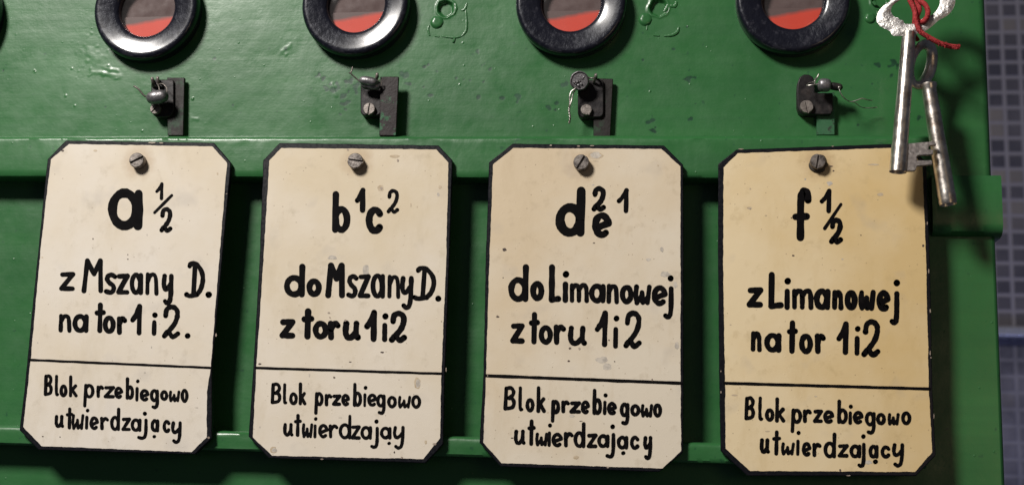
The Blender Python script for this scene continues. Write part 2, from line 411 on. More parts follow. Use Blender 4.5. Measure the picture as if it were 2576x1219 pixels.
def dup(root, parent):
    r = root.copy(); COL.objects.link(r); r.parent = parent
    for ch in list(root.children):
        c = ch.copy(); COL.objects.link(c); c.parent = r
        for g in ch.children:
            d = g.copy(); COL.objects.link(d); d.parent = c
    return r
w0 = round_window(); first = True
for sx, sy, note in ((573, 31, None), (1398, 12, None), (2248, 6, None), (3124, -5, None), (-208, 52, None)):
    p = P(sx / SRC, sy / SRC, R0 - .0085)
    if first: w = w0; w.parent = cab; first = False
    else: w = dup(w0, cab)
    w.location = Vector((p.x, 0.0, p.z)) - wloc(cab)

def outline(pts, y, rag, step=.0011, seed=0):
    """straight edged outline with a brushed raggedness"""
    P3 = [P(u, v, y) for u, v in pts]; out = []
    for k, a in enumerate(P3):
        b = P3[(k + 1) % len(P3)]; n = max(1, int((b - a).length / step)); d = (b - a).normalized(); nr = Vector((-d.z, 0, d.x))
        for i in range(n):
            t = i / n; q = a.lerp(b, t)
            if i and rag: q = q + nr * rag * (noise.noise(q * 260 + Vector((seed, 0, 0))) + .6 * noise.noise(q * 900 + Vector((0, seed, 0))))
            out.append(q)
    return out
# ---- painted-over keyhole covers between the windows
def keyhole(cr, dome, dr, ridges):
    px = D / F / 1.693 / SRC
    bm = bmesh.new()
    for path, w in ridges:
        pts = catmull([P(*cr(x, y), -.0001) for x, y in path], 7); n = len(pts)
        rr = [w * px * (.35 + .65 * math.sin(math.pi * min(1, max(0, (k + .5) / n))) + .35 * noise.noise(Vector((k * .8, w, 1)))) for k in range(n)]
        tube(bm, pts, rr, 10, flat=1.0)
        for v in bm.verts: pass
    for v in bm.verts: v.co.y = min(.0006, v.co.y * .36)
    o = link('keyhole_cover', bm, GREEN, cab, smooth=80)
    bm = bmesh.new(); p = P(*cr(*dome), 0); r = dr * px
    lathe(bm, p, Vector((.12, -1, .05)), [(r * 1.25, -.0004), (r, .0006), (r * .8, .0010), (r * .4, .0011), (0, .0010)], 32, .0004)
    link('rivet', bm, GREEN, o, smooth=70)
keyhole(cr2, (1222, 148), 40, [([(1410, 60), (1416, 140), (1412, 205), (1385, 240)], 11), ([(1385, 242), (1330, 250), (1250, 242)], 9), ([(1168, 165), (1160, 200), (1172, 240)], 9), ([(1330, 100), (1345, 60), (1340, 20)], 12), ([(1420, 20), (1405, 60), (1380, 70)], 10), ([(1328, 268), (1338, 270)], 26), ([(1205, 240), (1235, 245)], 8)])
keyhole(cr3, (918, 130), 40, [([(1140, 180), (1128, 212), (1095, 232), (1040, 240)], 13), ([(1040, 80), (1062, 50), (1070, 20)], 16), ([(970, 235), (1010, 238)], 7), ([(1070, 30), (1110, 40), (1125, 10)], 16), ([(930, 165), (925, 200)], 8)])
keyhole(cr4, (722, 122), 34, [([(760, 60), (775, 90), (770, 130)], 12), ([(740, 10), (760, 30)], 16)])

# ---- hasps that carry the lead seals
def hasp(cr, strip, strip_y, plate, screw, sr, slot, prongs, strip_mat, kx=4.063):
    bm = bmesh.new()
    prism(bm, [P(*cr(x, y), strip_y) for x, y in strip], strip_y + .0022)
    s = link('seal_hasp', bm, strip_mat, cab, bevel=.0003)
    yp = -.0058
    bm = bmesh.new()
    prism(bm, [P(*cr(x, y), yp) for x, y in plate], .001)
    link('bracket', bm, STEEL, s, bevel=.0005)
    px = D / F / kx / SRC
    bm = bmesh.new(); slotted_head(bm, P(*cr(*screw), yp) , sr * px, .0022, slot, .15, .0008)
    link('screw', bm, SCREW, s, smooth=35)
    if prongs:
        bm = bmesh.new()
        for (x0, y0, x1, y1, w) in prongs:
            pts = [P(*cr(x1, y1), yp - .0002), P(*cr((x0 + x1) / 2, (y0 + y1) / 2), yp - .0035), P(*cr(x0, y0), yp - .0046), P(*cr(x0, y0 + 4), yp - .003), P(*cr(x0 + 6, y0 + 40), yp + .003)]
            tube(bm, catmull(pts, 6), w * px, 10)
        link('staple', bm, SCREW, s, smooth=60)
def rounded(x0, y0, x1, y1, rt, rb):
    pts = []
    for cx, cy, a0, r in ((x1 - rb, y1 - rb, 0, rb), (x0 + rb, y1 - rb, 90, rb), (x0 + rt, y0 + rt, 180, rt), (x1 - rt, y0 + rt, 270, rt)):
        for k in range(6):
            a = math.radians(a0 + 18 * k); pts.append((cx + r * math.cos(a), cy + r * math.sin(a)))
    return pts
h1, h2, h3, h4 = crop(480, 260, 4.063), crop(1340, 240, 4.063), crop(2180, 240, 4.063), crop(3100, 260, 4.0625)
hasp(h1, [(720, 185), (1000, 185), (980, 1110), (728, 1110)], -.0042, rounded(465, 215, 830, 815, 40, 120), (552, 700), 88, math.radians(48), [(485, 205, 505, 330, 26), (572, 195, 590, 330, 26)], STRIP)
hasp(h2, [(640, 250), (932, 250), (890, 1195), (622, 1195)], -.0085, rounded(322, 320, 650, 870, 30, 70), (472, 778), 98, math.radians(84), [(590, 215, 570, 330, 26)], STRIP_G)
hasp(h3, [(640, 275), (950, 285), (905, 1205), (635, 1205)], -.0040, rounded(385, 300, 800, 900, 40, 80), (525, 795), 90, math.radians(-60), [(675, 225, 640, 350, 24)], STRIP)
p4 = [(730, 700), (700, 770), (640, 775), (250, 770), (190, 730), (160, 640), (155, 400), (165, 260), (200, 175), (270, 132), (350, 135), (410, 175), (435, 240), (440, 420), (520, 430), (730, 430)]
hasp(h4, [(470, 420), (755, 420), (760, 1100), (470, 1100)], -.0030, p4, (305, 665), 104, math.radians(-80), None, STRIP_P)

# ---------------------------------------------------------------- plates with lettering
def ell(cx, cy, rx, ry, a0=0, a1=360, n=22):
    return [(cx + rx * math.cos(math.radians(a0 + (a1 - a0) * k / n)), cy + ry * math.sin(math.radians(a0 + (a1 - a0) * k / n))) for k in range(n + 1)]
def cv(*p):                                   # smooth stroke
    return [(q.x, q.y) for q in catmull([Vector((a, b, 0)) for a, b in p], 5)]
G = {                                          # brush strokes of each hand painted letter, unit box, y down
 'a': [ell(.46, .5, .46, .5), [(1, .02), (.97, 1)]],
 'b': [[(.06, 0), (.0, 1)], ell(.52, .71, .48, .29)],
 'c': [ell(.54, .5, .54, .5, -38, -318)],
 'd': [[(1, 0), (.96, 1)], ell(.47, .70, .47, .30)],
 'e': [ell(.5, .5, .5, .5, -12, -308), [(.98, .40), (.10, .64)]],
 'f': [cv((.38, 1), (.4, .3), (.46, .1), (.68, .0), (.92, .06), (.97, .2)), [(0, .56), (.85, .55)]],
 'g': [ell(.48, .29, .48, .29), cv((1, .02), (1, .55), (.94, .84), (.68, 1), (.25, .97))],
 'i': [[(.40, .40), (.25, 1)]], 
 'j': [cv((.95, .28), (.93, .72), (.78, .94), (.42, 1), (0, .97))],
 'k': [[(.05, 0), (0, 1)], [(.92, .48), (.08, .76)], [(.32, .70), (1, 1)]],
 'l': [cv((.2, 0), (.0, .55), (.15, .95), (1, .97))],
 'L': [[(.05, 0), (.0, 1)], [(0, 1), (1, .97)]],
 'm': [[(0, .02), (0, .98)], cv((.0, .3), (.18, .04), (.38, .04), (.47, .3), (.47, .98)), cv((.47, .32), (.66, .05), (.88, .03), (.98, .28), (1, 1))],
 'n': [[(.05, .0), (0, .97)], cv((.02, .42), (.32, .08), (.68, .02), (.93, .22), (1, 1))],
 'o': [ell(.5, .5, .5, .5)],
 'p': [[(.14, .0), (.0, 1)], ell(.56, .28, .44, .28)],
 'r': [[(.05, 0), (.1, 1)], cv((.08, .45), (.38, .12), (.7, .0), (1, .14))],
 's': [cv((1, .10), (.66, .0), (.26, .06), (.14, .26), (.42, .46), (.78, .60), (.86, .82), (.55, .99), (.0, .93))],
 't': [[(.52, 0), (.42, 1)], [(0, .31), (1, .29)]],
 'u': [cv((.06, 0), (.0, .62), (.16, .96), (.5, .96), (.84, .62)), cv((.90, 0), (.86, .75), (1, .98))],
 'w': [cv((.06, 0), (.0, .55), (.08, .98)), [(.08, .98), (.46, .48)], [(.46, .34), (.5, .95)], [(.52, .97), (.92, .62)], [(1, 0), (.86, .98)]],
 'y': [cv((.12, .0), (.02, .3), (.2, .48), (.5, .46), (.88, .3)), cv((1, .0), (.94, .6), (.78, .92), (.45, 1), (.18, .93))],
 'z': [[(.08, .04), (1, .02)], [(1, .02), (0, .97)], [(0, .97), (.97, .98)]],
 'M': [[(.0, 1), (.2, .02)], [(.2, .02), (.58, .45)], [(.58, .45), (.94, .02)], [(.94, .02), (.96, 1)]],
 'D': [cv((.18, .10), (.3, .02), (.62, .05), (.92, .26), (1, .52), (.86, .80), (.62, .96)), [(.52, .08), (.42, .96)], cv((0, .96), (.2, 1), (.62, .96))],
 'B': [[(.12, .02), (0, .98)], cv((.12, .03), (.62, .0), (.94, .14), (.86, .34), (.36, .48)), cv((.36, .48), (.82, .52), (1, .72), (.78, .92), (.0, .98))],
 '1': [cv((0, .52), (.5, .32), (1, .0)), [(1, .0), (.92, 1)]],
 '2': [cv((.1, .3), (.2, .08), (.56, .0), (.9, .09), (.97, .28), (.78, .55), (.36, .8), (0, .98)), cv((0, .98), (.28, .84), (.62, 1), (1, .90))],
}
class Lettering:
    def __init__(s, lean): s.bm = bmesh.new(); s.lean = lean; s.k = 0; s.y = YS - .00018
    def quadstrip(s, px, w, cr, sc=1):
        """px: points in view pixels; w: stroke width in view pixels"""
        if len(px) == 2:
            (a, b), (c, d) = px; px = [(a + (c - a) * t / 4, b + (d - b) * t / 4) for t in range(5)]
        s.k += 1; y = s.y - (s.k % 40) * .0000012
        ph = random.uniform(0, 50); pts = []
        for i, (x, q) in enumerate(px):
            pts.append((x, q, w / 2 * (1 + .18 * noise.noise(Vector((i * .45 + ph, ph, 0))) + .09 * noise.noise(Vector((i * 1.7, ph, 4))))))
        N = 14
        for x, q, r in pts:
            ring = [s.bm.verts.new(P(*cr(x + r * math.cos(2 * math.pi * k / N), q + r * math.sin(2 * math.pi * k / N)), y)) for k in range(N)]
            s.bm.faces.new(ring)
        y2 = y - .0000006
        L, Rr = [], []
        for i, (x, q, r) in enumerate(pts):
            a, b = pts[max(i - 1, 0)], pts[min(i + 1, len(pts) - 1)]
            dx, dy = b[0] - a[0], b[1] - a[1]; l = math.hypot(dx, dy) or 1
            L.append(s.bm.verts.new(P(*cr(x - dy / l * r, q + dx / l * r), y2))); Rr.append(s.bm.verts.new(P(*cr(x + dy / l * r, q - dx / l * r), y2)))
        for i in range(len(pts) - 1): s.bm.faces.new((L[i], L[i + 1], Rr[i + 1], Rr[i]))
    def glyph(s, ch, x0, x1, y0, y1, w, cr):
        w = w * (1.04 if ch in 'mnw' else 1.24 if (x1 - x0) > 2.4 * w else 1.10); i = w * .5; cy = (y0 + y1) / 2; skew = s.lean * (y1 - y0)
        a0, a1 = x0 + i, x1 - i
        sk = skew if ch in 'MLlhtk1' else 0                 # boxes already hold the lean of round letters
        if ch in '1': sk = 0
        f = lambda x, y: (a0 + (a1 - a0) * x, y0 + i + (y1 - y0 - w) * y)
        for st in G[ch]: s.quadstrip([f(x, y) for x, y in st], w, cr, 1)
        if ch in 'ij':
            x = (x0 + x1) / 2 + (4 if ch == 'i' else (x1 - x0) * .22); r = w * .56
            s.quadstrip([(x, y0 + r), (x - 2, y0 + r + 3)], r * 2, cr, 1)
    def dot(s, x, y, r, cr): s.quadstrip([(x - 2, y + 1), (x + 2, y - 1)], r * 2 - 3, cr, 1)
    def bar(s, a, b, w, cr, n=40):
        s.quadstrip([(a[0] + (b[0] - a[0]) * t / n, a[1] + (b[1] - a[1]) * t / n + 1.6 * noise.noise(Vector((t * .35, a[0], 0)))) for t in range(n + 1)], w, cr, 1)

def sign(ca, cb, outer, inner, screw, slot, label, face_mat, lean, big, rows, divider, small, chips, sr=52, gunk=False, sw=18.5):
    """ca: upper view, cb: lower view; outline points are (view, x, y)"""
    cr = {'a': ca, 'b': cb}
    sc = P(*ca(*screw), YS - .004)
    root = empty('name_plate', Vector((sc.x, YS + .003, sc.z)), label, 'sign', 'cream name plates hung in a row under the windows')
    oo = [cr[k](x, y) for k, x, y in outer]; ii = [cr[k](x, y) for k, x, y in inner]
    bm = bmesh.new(); prism(bm, outline(oo, YS, .00016, .002, 3), YS + .0030)
    link('board', bm, EDGE, root, bevel=.0004, segs=2)
    L = Lettering(lean)
    for ch, v, x0, x1, y0, y1, w in big: L.glyph(ch, x0, x1, y0, y1, w, cr[v])
    for (v, w, gl) in rows:
        for ch, x0, x1, y0, y1 in gl:
            if ch == '.': L.dot(x0, x1, y0, cr[v])
            elif ch == '/': L.quadstrip([(x0, y0), (x1, y1)], w, cr[v], 1)
            else: L.glyph(ch, x0, x1, y0, y1, w, cr[v])
    for ch, x0, x1, y0, y1 in small:
        if ch == '.': L.dot(x0, x1, y0, cb)
        else: L.glyph(ch, x0, x1, y0, y1, sw, cb)
    (a, b, w) = divider; L.bar(a, b, w * 1.15, cb)
    link('lettering', L.bm, INK, root)
    bm = bmesh.new(); pts = outline(ii, YS - .00010, .00022, .0009, len(label))
    prism(bm, pts, YS + .0008); q = 0
    for v, x, y, rx, ry, m in chips:
        q += 1; n = 13; pts = []
        if m > 2: rx, ry = rx * .55, ry * .6
        for k in range(n):
            a = 2 * math.pi * k / n; s = 1 + .45 * noise.noise(Vector((math.cos(a) * 1.4 + x, math.sin(a) * 1.4 + y, 0)))
            pts.append(bm.verts.new(P(*cr[v](x + rx * s * math.cos(a), y + ry * s * math.sin(a)), YS - .00014 - .000003 * (q % 9) - (.00012 if m > 2 else 0))))
        f = bm.faces.new(pts); f.material_index = 4 if m > 2 else 1 + m
    link('face', bm, [face_mat, CHIP_DARK, CHIP_TAN, CHIP_GREY, CHIP_EDGE], root)
    px = D / F / 1.693 / SRC
    bm = bmesh.new(); c = P(*ca(*screw), YS - .0044); slotted_head(bm, Vector((c.x, YS + .0002, c.z)), sr * px * .985, .0046, slot, .17, .0010)
    s = link('screw', bm, SCREW, root, smooth=35)
    if gunk:
        bm = bmesh.new(); r = sr * px
        lathe(bm, Vector((c.x + .0003, YS, c.z - .0004)), Vector((0, -1, 0)), [(r * 1.2, .0001), (r * 1.12, .0009), (r * .9, .0015), (r * .5, .0015)], 24, .0012)
        link('grime_ring', bm, DIRT, s, smooth=60)
    return root
CHIP_DARK = simple('bare_spot', (.05, .03, .022), .6, 0, 500, .3, .0002, (.10, .065, .05), 300)
CHIP_EDGE = simple('worn_edge', (.24, .18, .14), .6, 0, 500, .3, .0002, (.40, .33, .27), 500)
CHIP_TAN = simple('tan_spot', (.44, .34, .22), .6, 0, 500, .3, .0002, (.56, .46, .33), 300)
CHIP_GREY = simple('grey_spot', (.40, .36, .31), .6, 0, 500, .3, .0002, (.58, .52, .44), 420)
Sc = 1.693
A1, B1 = crop(0, 500, Sc), crop(0, 1188, Sc); A2, B2 = crop(900, 500, Sc), crop(900, 1188, Sc)
A3, B3 = crop(1850, 500, Sc), crop(1850, 1188, Sc); A4, B4 = crop(2750, 500, Sc), crop(2750, 1188, Sc)

sign(A1, B1,
  [('a',440,88),('a',1425,104),('a',1540,240),('a',1452,1180),('b',1412,440),('b',1412,905),('b',1298,1014),('b',255,984),('b',128,852),('b',160,600),('a',215,1200),('a',315,215)],
  [('a',460,113),('a',1415,130),('a',1513,240),('a',1437,1180),('b',1405,440),('b',1379,600),('b',1378,900),('b',1278,998),('b',275,958),('b',155,830),('b',205,385),('a',237,1190),('a',275,770),('a',340,215)],
  (908, 219), math.radians(27), 'palest cream plate lettered with a large a, one half and z Mszany D.', cream('cream_paint_pale', (.72, .66, .58), (.64, .54, .39), 1, .8, 1.6), -.08,
  [('a','a',718,955,408,688,50)],
  [('a',18,[('1',1033,1090,368,487)]), ('a',20,[('/',1145,1030,455,570)]), ('a',24,[('2',1062,1150,532,705)]),
   ('a',26,[('z',393,502,962,1094),('M',543,692,870,1106),('s',690,782,968,1118),('z',773,865,973,1118),('a',863,955,968,1118),('n',968,1056,966,1122),('y',1075,1158,975,1188),('D',1228,1368,888,1140),('.',1392,1115,23,0)]),
   ('b',27,[('n',390,476,78,205),('a',482,592,78,206),('t',630,706,3,206),('o',684,771,88,212),('r',775,847,93,218),('1',866,947,12,222),('i',1008,1052,68,224),('2',1078,1202,15,247),('.',1250,225,19,0)])],
  ((200,385),(1408,438),14),
  [('B',291,352,480,628),('l',365,394,484,628),('o',396,450,548,634),('k',458,518,486,634),('p',553,630,543,702),('r',640,694,553,638),('z',690,767,556,642),('e',760,822,562,644),('b',836,894,500,650),('i',898,932,514,662),('e',930,997,578,662),('g',998,1060,578,712),('o',1066,1122,586,658),('w',1124,1202,588,667),('o',1203,1257,576,670),
   ('u',363,427,750,838),('t',438,490,700,847),('w',476,562,745,852),('i',562,599,709,848),('e',596,660,760,852),('r',664,727,763,852),('d',733,802,702,858),('z',808,874,766,860),('a',870,944,773,864),('j',913,987,728,917),('a',1003,1062,778,867),('.',1028,895,12,0),('c',1083,1137,783,872),('y',1138,1212,792,944)],
  [('a',418,158,9,7,0),('a',635,158,14,7,1),('a',620,745,4,6,0),('a',852,850,3,6,0),('a',852,880,5,4,0),('a',980,718,3,8,2),('a',282,868,6,4,1),('b',250,270,4,7,2),('b',1010,302,4,8,2),('b',965,470,6,5,2),('b',1310,703,11,5,2),('b',1390,902,16,12,4),('b',285,895,6,4,0),('b',400,898,5,4,0),('a',1510,445,10,4,4),('a',1010,104,46,9,5),('a',1075,106,26,7,4),('b',1440,220,10,18,3),('a',1450,310,6,8,1)])
sign(A2, B2,
  [('a',340,105),('a',1400,122),('a',1492,220),('a',1470,900),('b',1440,500),('b',1430,945),('b',1312,1072),('b',270,1040),('b',132,895),('b',165,420),('a',205,900),('a',230,220)],
  [('a',352,140),('a',1385,150),('a',1465,238),('a',1450,900),('b',1418,476),('b',1410,905),('b',1298,1045),('b',290,1022),('b',162,900),('b',185,440),('a',232,900),('a',272,222)],
  (842, 223), math.radians(-8), 'cream plate lettered b c and do Mszany D., chipped near its lower corners', cream('cream_paint_warm', (.71, .635, .53), (.61, .50, .33), 2, .6, 2.8), -.045,
  [('b','a',688,812,426,706,36),('c','a',913,1034,528,714,38)],
  [('a',28,[('1',840,913,403,571)]), ('a',20,[('2',1053,1137,412,578)]),
   ('a',33,[('d',368,512,910,1134),('o',518,622,1006,1132),('M',643,780,898,1140)]),
   ('a',26,[('s',783,867,978,1142),('z',860,948,976,1142),('a',946,1044,973,1142),('n',1058,1144,983,1144),('y',1140,1234,990,1218),('D',1223,1384,920,1158),('.',1397,1142,21,0)]),
   ('b',32,[('z',338,447,110,245),('t',486,572,43,248),('o',560,667,123,250),('r',658,747,123,254),('u',760,880,123,256),('1',903,990,50,266),('i',1020,1064,74,266),('2',1068,1190,56,274)])],
  ((183,438),(1420,477),15),
  [('B',280,352,535,682),('l',362,392,540,683),('o',403,462,600,687),('k',466,519,534,687),('p',570,634,598,750),('r',638,692,610,694),('z',688,752,613,692),('e',750,810,610,694),('b',828,890,536,697),('i',893,927,557,700),('e',923,992,608,697),('g',983,1047,612,750),('o',1056,1122,623,707),('w',1128,1217,623,710),('o',1216,1284,618,710),
   ('u',363,432,803,895),('t',435,489,744,896),('w',488,564,806,907),('i',562,594,764,907),('e',596,667,810,907),('r',664,732,813,907),('d',733,820,748,914),('z',813,882,818,917),('a',878,957,823,917),('j',943,1004,780,977),('a',1008,1087,828,914),('.',1070,940,12,0),('y',1093,1174,823,982)],
  [('a',1016,408,22,22,1),('a',1018,408,16,14,3),('a',795,152,12,8,3),('a',1105,195,36,10,1),('a',1128,222,12,14,5),('a',1410,400,10,14,1),('a',1398,450,8,14,2),('a',1215,520,5,12,1),('a',1258,532,5,6,1),('a',915,955,24,40,2),('b',668,72,16,8,3),('b',675,102,10,5,3),('b',778,122,14,12,3),('b',1024,335,12,6,0),('b',810,399,9,4,0),('b',208,412,9,6,0),('b',704,503,7,7,0),('b',1258,542,22,40,1),('b',1262,540,15,30,2),('b',300,985,24,24,1),('b',304,988,16,16,2),('b',1372,945,26,12,3),('b',1315,933,9,14,1),('b',1155,1035,12,12,4),('b',622,1045,18,7,4),('b',1105,1000,5,8,0),('b',208,833,6,7,2),('b',745,770,12,3,2),('b',538,488,5,12,2),('b',1450,450,6,26,5),('b',1418,128,6,6,4),('a',690,870,30,14,2)], sr=53)
sign(A3, B3,
  [('a',285,110),('a',1295,122),('a',1422,250),('a',1425,900),('b',1424,540),('b',1422,1000),('b',1262,1130),('b',205,1096),('b',64,936),('b',90,490),('a',105,900),('a',127,235)],
  [('a',290,140),('a',1275,146),('a',1404,262),('a',1404,900),('b',1405,540),('b',1408,990),('b',1285,1106),('b',210,1072),('b',90,936),('b',108,490),('a',130,900),('a',155,250)],
  (742, 232), math.radians(60), 'cream plate lettered d e and do Limanowej, smudged along its right edge', cream('cream_paint_smudged', (.70, .62, .50), (.60, .47, .30), 3, -2.0, 2.4), -.02,
  [('d','a',571,772,396,732,48),('e','a',813,947,566,740,38)],
  [('a',28,[('2',810,908,393,566)]), ('a',25,[('1',978,1060,406,574)]),
   ('a',33,[('d',255,394,913,1165),('o',401,497,1023,1160),('L',525,609,913,1170),('i',617,658,958,1170)]),
   ('a',30,[('m',665,794,1036,1172),('a',793,907,1040,1174),('n',910,994,1043,1180),('o',998,1092,1048,1180),('w',1090,1212,1048,1188),('e',1211,1320,1052,1192),('j',1288,1360,986,1280)]),
   ('b',29,[('z',268,367,138,279),('t',393,467,65,282),('o',458,554,153,284),('r',555,642,148,285),('u',653,780,156,292),('1',831,920,56,300),('i',951,997,90,310),('2',1023,1147,56,312)])],
  ((106,490),(1407,540),19),
  [('B',223,307,558,725),('l',323,357,560,730),('o',370,432,638,734),('k',443,507,558,738),('p',538,602,650,804),('r',606,667,653,740),('z',663,742,658,744),('e',738,802,653,747),('b',816,882,575,752),('i',883,920,606,752),('e',913,982,663,754),('g',998,1064,668,820),('o',1068,1137,678,762),('w',1138,1222,678,770),('o',1220,1282,673,770),
   ('u',293,372,848,952),('t',383,439,780,957),('w',435,522,868,962),('i',513,550,806,964),('e',543,622,868,967),('r',623,692,863,967),('d',690,772,798,972),('z',778,852,873,974),('a',848,932,878,972),('j',903,972,813,1042),('a',978,1057,888,982),('.',1022,1005,14,0),('c',1066,1132,888,984),('y',1153,1217,890,1052)],
  [('a',835,190,46,26,1),('a',838,188,36,20,2),('a',840,226,18,6,1),('a',230,816,14,12,0),('a',222,1003,4,4,0),('a',828,772,8,4,0),('a',820,385,10,4,2),('a',1280,815,12,16,2),('a',1190,882,16,10,2),('a',1300,980,34,18,2),('a',1370,1050,14,22,2),('a',1255,256,6,5,1),('b',186,98,11,6,0),('b',668,309,10,7,0),('b',659,393,9,7,0),('b',965,396,5,4,0),('b',730,310,14,11,3),('b',880,385,44,20,2),('b',915,430,30,26,2),('b',680,760,18,9,2),('b',708,1035,18,12,1),('b',1215,518,9,13,4),('b',1340,580,5,4,1),('b',520,735,6,6,1),('b',920,1100,14,10,4),('b',282,905,10,4,0),('b',1380,290,14,26,2),('a',725,128,18,8,5),('a',815,125,26,6,4),('a',540,122,14,7,4),('b',118,490,7,7,4),('b',740,793,12,3,0),('b',928,254,6,5,0)], sr=52, sw=21)
sign(A4, B4,
  [('a',252,150),('a',1400,108),('a',1518,230),('a',1545,900),('b',1560,580),('b',1583,1020),('b',1452,1157),('b',325,1157),('b',148,990),('b',140,540),('a',132,900),('a',132,245)],
  [('a',262,175),('a',1385,136),('a',1494,248),('a',1518,900),('b',1536,575),('b',1558,1000),('b',1443,1130),('b',345,1124),('b',182,976),('b',178,540),('a',165,900),('a',168,270)],
  (797, 226), math.radians(80), 'yellowed cream plate lettered f and z Limanowej, behind the hanging keys', cream('cream_paint_yellowed', (.75, .61, .39), (.64, .46, .21), 4, 4.0, 1.0, .9), .01,
  [('f','a',623,757,400,759,39)],
  [('a',24,[('1',808,887,410,574)]), ('a',23,[('/',950,842,515,675)]), ('a',28,[('2',870,964,603,782)]),
   ('a',33,[('z',320,434,1063,1205),('L',465,569,963,1212),('i',571,614,1003,1218),('m',623,767,1073,1218),('a',768,882,1073,1220),('n',890,967,1083,1220),('o',973,1062,1083,1222),('w',1066,1182,1083,1225),('e',1186,1282,1083,1230),('j',1273,1342,1016,1320)]),
   ('b',30,[('n',348,422,193,333),('a',438,555,203,337),('t',588,664,120,345),('o',670,764,208,347),('r',773,850,208,345),('1',918,1002,128,352),('i',1038,1080,158,357),('2',1086,1214,113,370)])],
  ((176,540),(1540,578),18),
  [('B',305,378,626,790),('l',398,434,628,793),('o',443,507,706,797),('k',510,579,633,802),('p',613,692,708,872),('r',693,757,713,805),('z',763,832,713,807),('e',830,907,718,810),('b',923,997,648,812),('i',998,1028,680,817),('e',1028,1102,723,814),('g',1108,1182,728,882),('o',1183,1250,736,820),('w',1260,1342,738,822),('o',1350,1420,726,820),
   ('u',408,477,906,1010),('t',491,552,853,1022),('w',550,644,933,1022),('i',648,681,856,1024),('e',688,754,930,1030),('r',756,822,936,1032),('d',833,920,868,1040),('z',926,1002,943,1037),('a',1006,1087,946,1040),('j',1058,1117,878,1104),('a',1133,1202,948,1042),('.',1180,1062,16,0),('c',1213,1282,953,1042),('y',1288,1372,938,1102)],
  [('a',340,540,16,10,1),('a',345,545,8,6,3),('a',712,348,6,6,2),('a',632,856,9,6,0),('a',885,262,12,5,0),('a',900,292,7,5,0),('a',1170,250,34,6,1),('a',345,412,5,6,1),('a',1215,450,20,12,1),('a',875,375,18,14,2),('a',1083,720,4,4,0),('a',450,590,7,4,1),('a',620,605,5,5,0),('a',960,880,8,4,2),('b',945,1120,7,9,0),('b',1130,1065,26,14,2),('b',460,860,16,4,1),('b',240,620,20,6,1),('b',782,628,10,5,1),('b',215,152,7,5,1),('a',1498,790,7,9,0),('b',1545,340,8,24,4),('b',1550,370,6,10,5),('b',1570,760,5,30,4),('a',1525,640,6,20,5),('a',1535,960,7,26,5),('b',1545,60,9,22,5),('b',1000,1155,26,5,4),('a',285,147,28,6,4),('a',895,128,14,5,4),('b',150,460,6,10,5),('b',150,600,6,14,5)], sr=49, gunk=True, sw=21)

# ---------------------------------------------------------------- lead seals hanging on the hasps
def seal(loc, label): return empty('lead_seal', loc, label, 'seal', 'lead seals wired to the hasps')
def pill(bm, a, b, r, flat=1.0, n=20, sq=.0):
    """rounded slug between two points"""
    d = b - a; pts, rr = [], []
    for k in range(13):
        t = k / 12; q = abs(2 * t - 1); pts.append(a + d * t); rr.append(r * max(.12, (1 - q ** 3.2) ** .5))
    tube(bm, pts, rr, n, flat=flat)
k1 = 1 / 4.063 / SRC * D / F
yS = -.0125
s = seal(P(*h1(580, 480), yS), 'dark lead seal lying edge-on, its short wire stub pointing up left')
bm = bmesh.new(); pill(bm, P(*h1(392, 525), yS), P(*h1(745, 470), yS), 118 * k1, .95); link('slug', bm, LEAD, s, smooth=60)
bm = bmesh.new(); tube(bm, catmull([P(*h1(400, 500), yS), P(*h1(340, 460), yS - .001), P(*h1(265, 370), yS - .002), P(*h1(190, 322), yS - .0025)], 6), 15 * k1)
tube(bm, catmull([P(*h1(720, 420), yS), P(*h1(715, 350), yS + .001), P(*h1(650, 285), yS + .002), P(*h1(575, 300), yS + .003)], 6), 9 * k1)
tube(bm, catmull([P(*h1(600, 390), yS), P(*h1(590, 330), yS + .001), P(*h1(560, 280), yS + .003)], 6), 9 * k1); link('wire', bm, SCREW, s, smooth=60)
s = seal(P(*h2(450, 320), yS), 'dark lead seal on the second hasp with a forked wire end sticking up left')
bm = bmesh.new(); pill(bm, P(*h2(300, 300), yS), P(*h2(600, 350), yS), 78 * k1, .95); pill(bm, P(*h2(330, 380), yS + .002), P(*h2(650, 410), yS + .002), 76 * k1, .95); link('slug', bm, LEAD, s, smooth=60)
bm = bmesh.new(); tube(bm, catmull([P(*h2(310, 330), yS), P(*h2(230, 260), yS - .001), P(*h2(170, 200), yS - .002), P(*h2(185, 150), yS - .002), P(*h2(197, 98), yS - .002)], 6), 12 * k1)
tube(bm, catmull([P(*h2(170, 200), yS - .002), P(*h2(135, 190), yS - .0025)], 6), 11 * k1)
tube(bm, catmull([P(*h2(560, 330), yS), P(*h2(640, 310), yS + .001), P(*h2(660, 400), yS + .002), P(*h2(600, 420), yS + .003)], 6), 10 * k1); link('wire', bm, SCREW, s, smooth=60)
s = seal(P(*h3(410, 315), yS), 'round stamped lead seal facing out on the third hasp, twisted wire hanging below')
c = P(*h3(412, 316), yS); ax = (Vector((CAM[0], CAM[1], CAM[2])) - c).normalized() + Vector((-.05, 0, .10))
bm = bmesh.new(); r = 152 * k1
lathe(bm, c - ax.normalized() * .004, ax, [(0, 0), (r * .8, 0), (r, .0012), (r * 1.02, .004), (r * .97, .0052), (r * .90, .0054), (r * .86, .0048), (0, .0048)], 40, .0003)
e1, e2 = frame_of(ax.normalized())
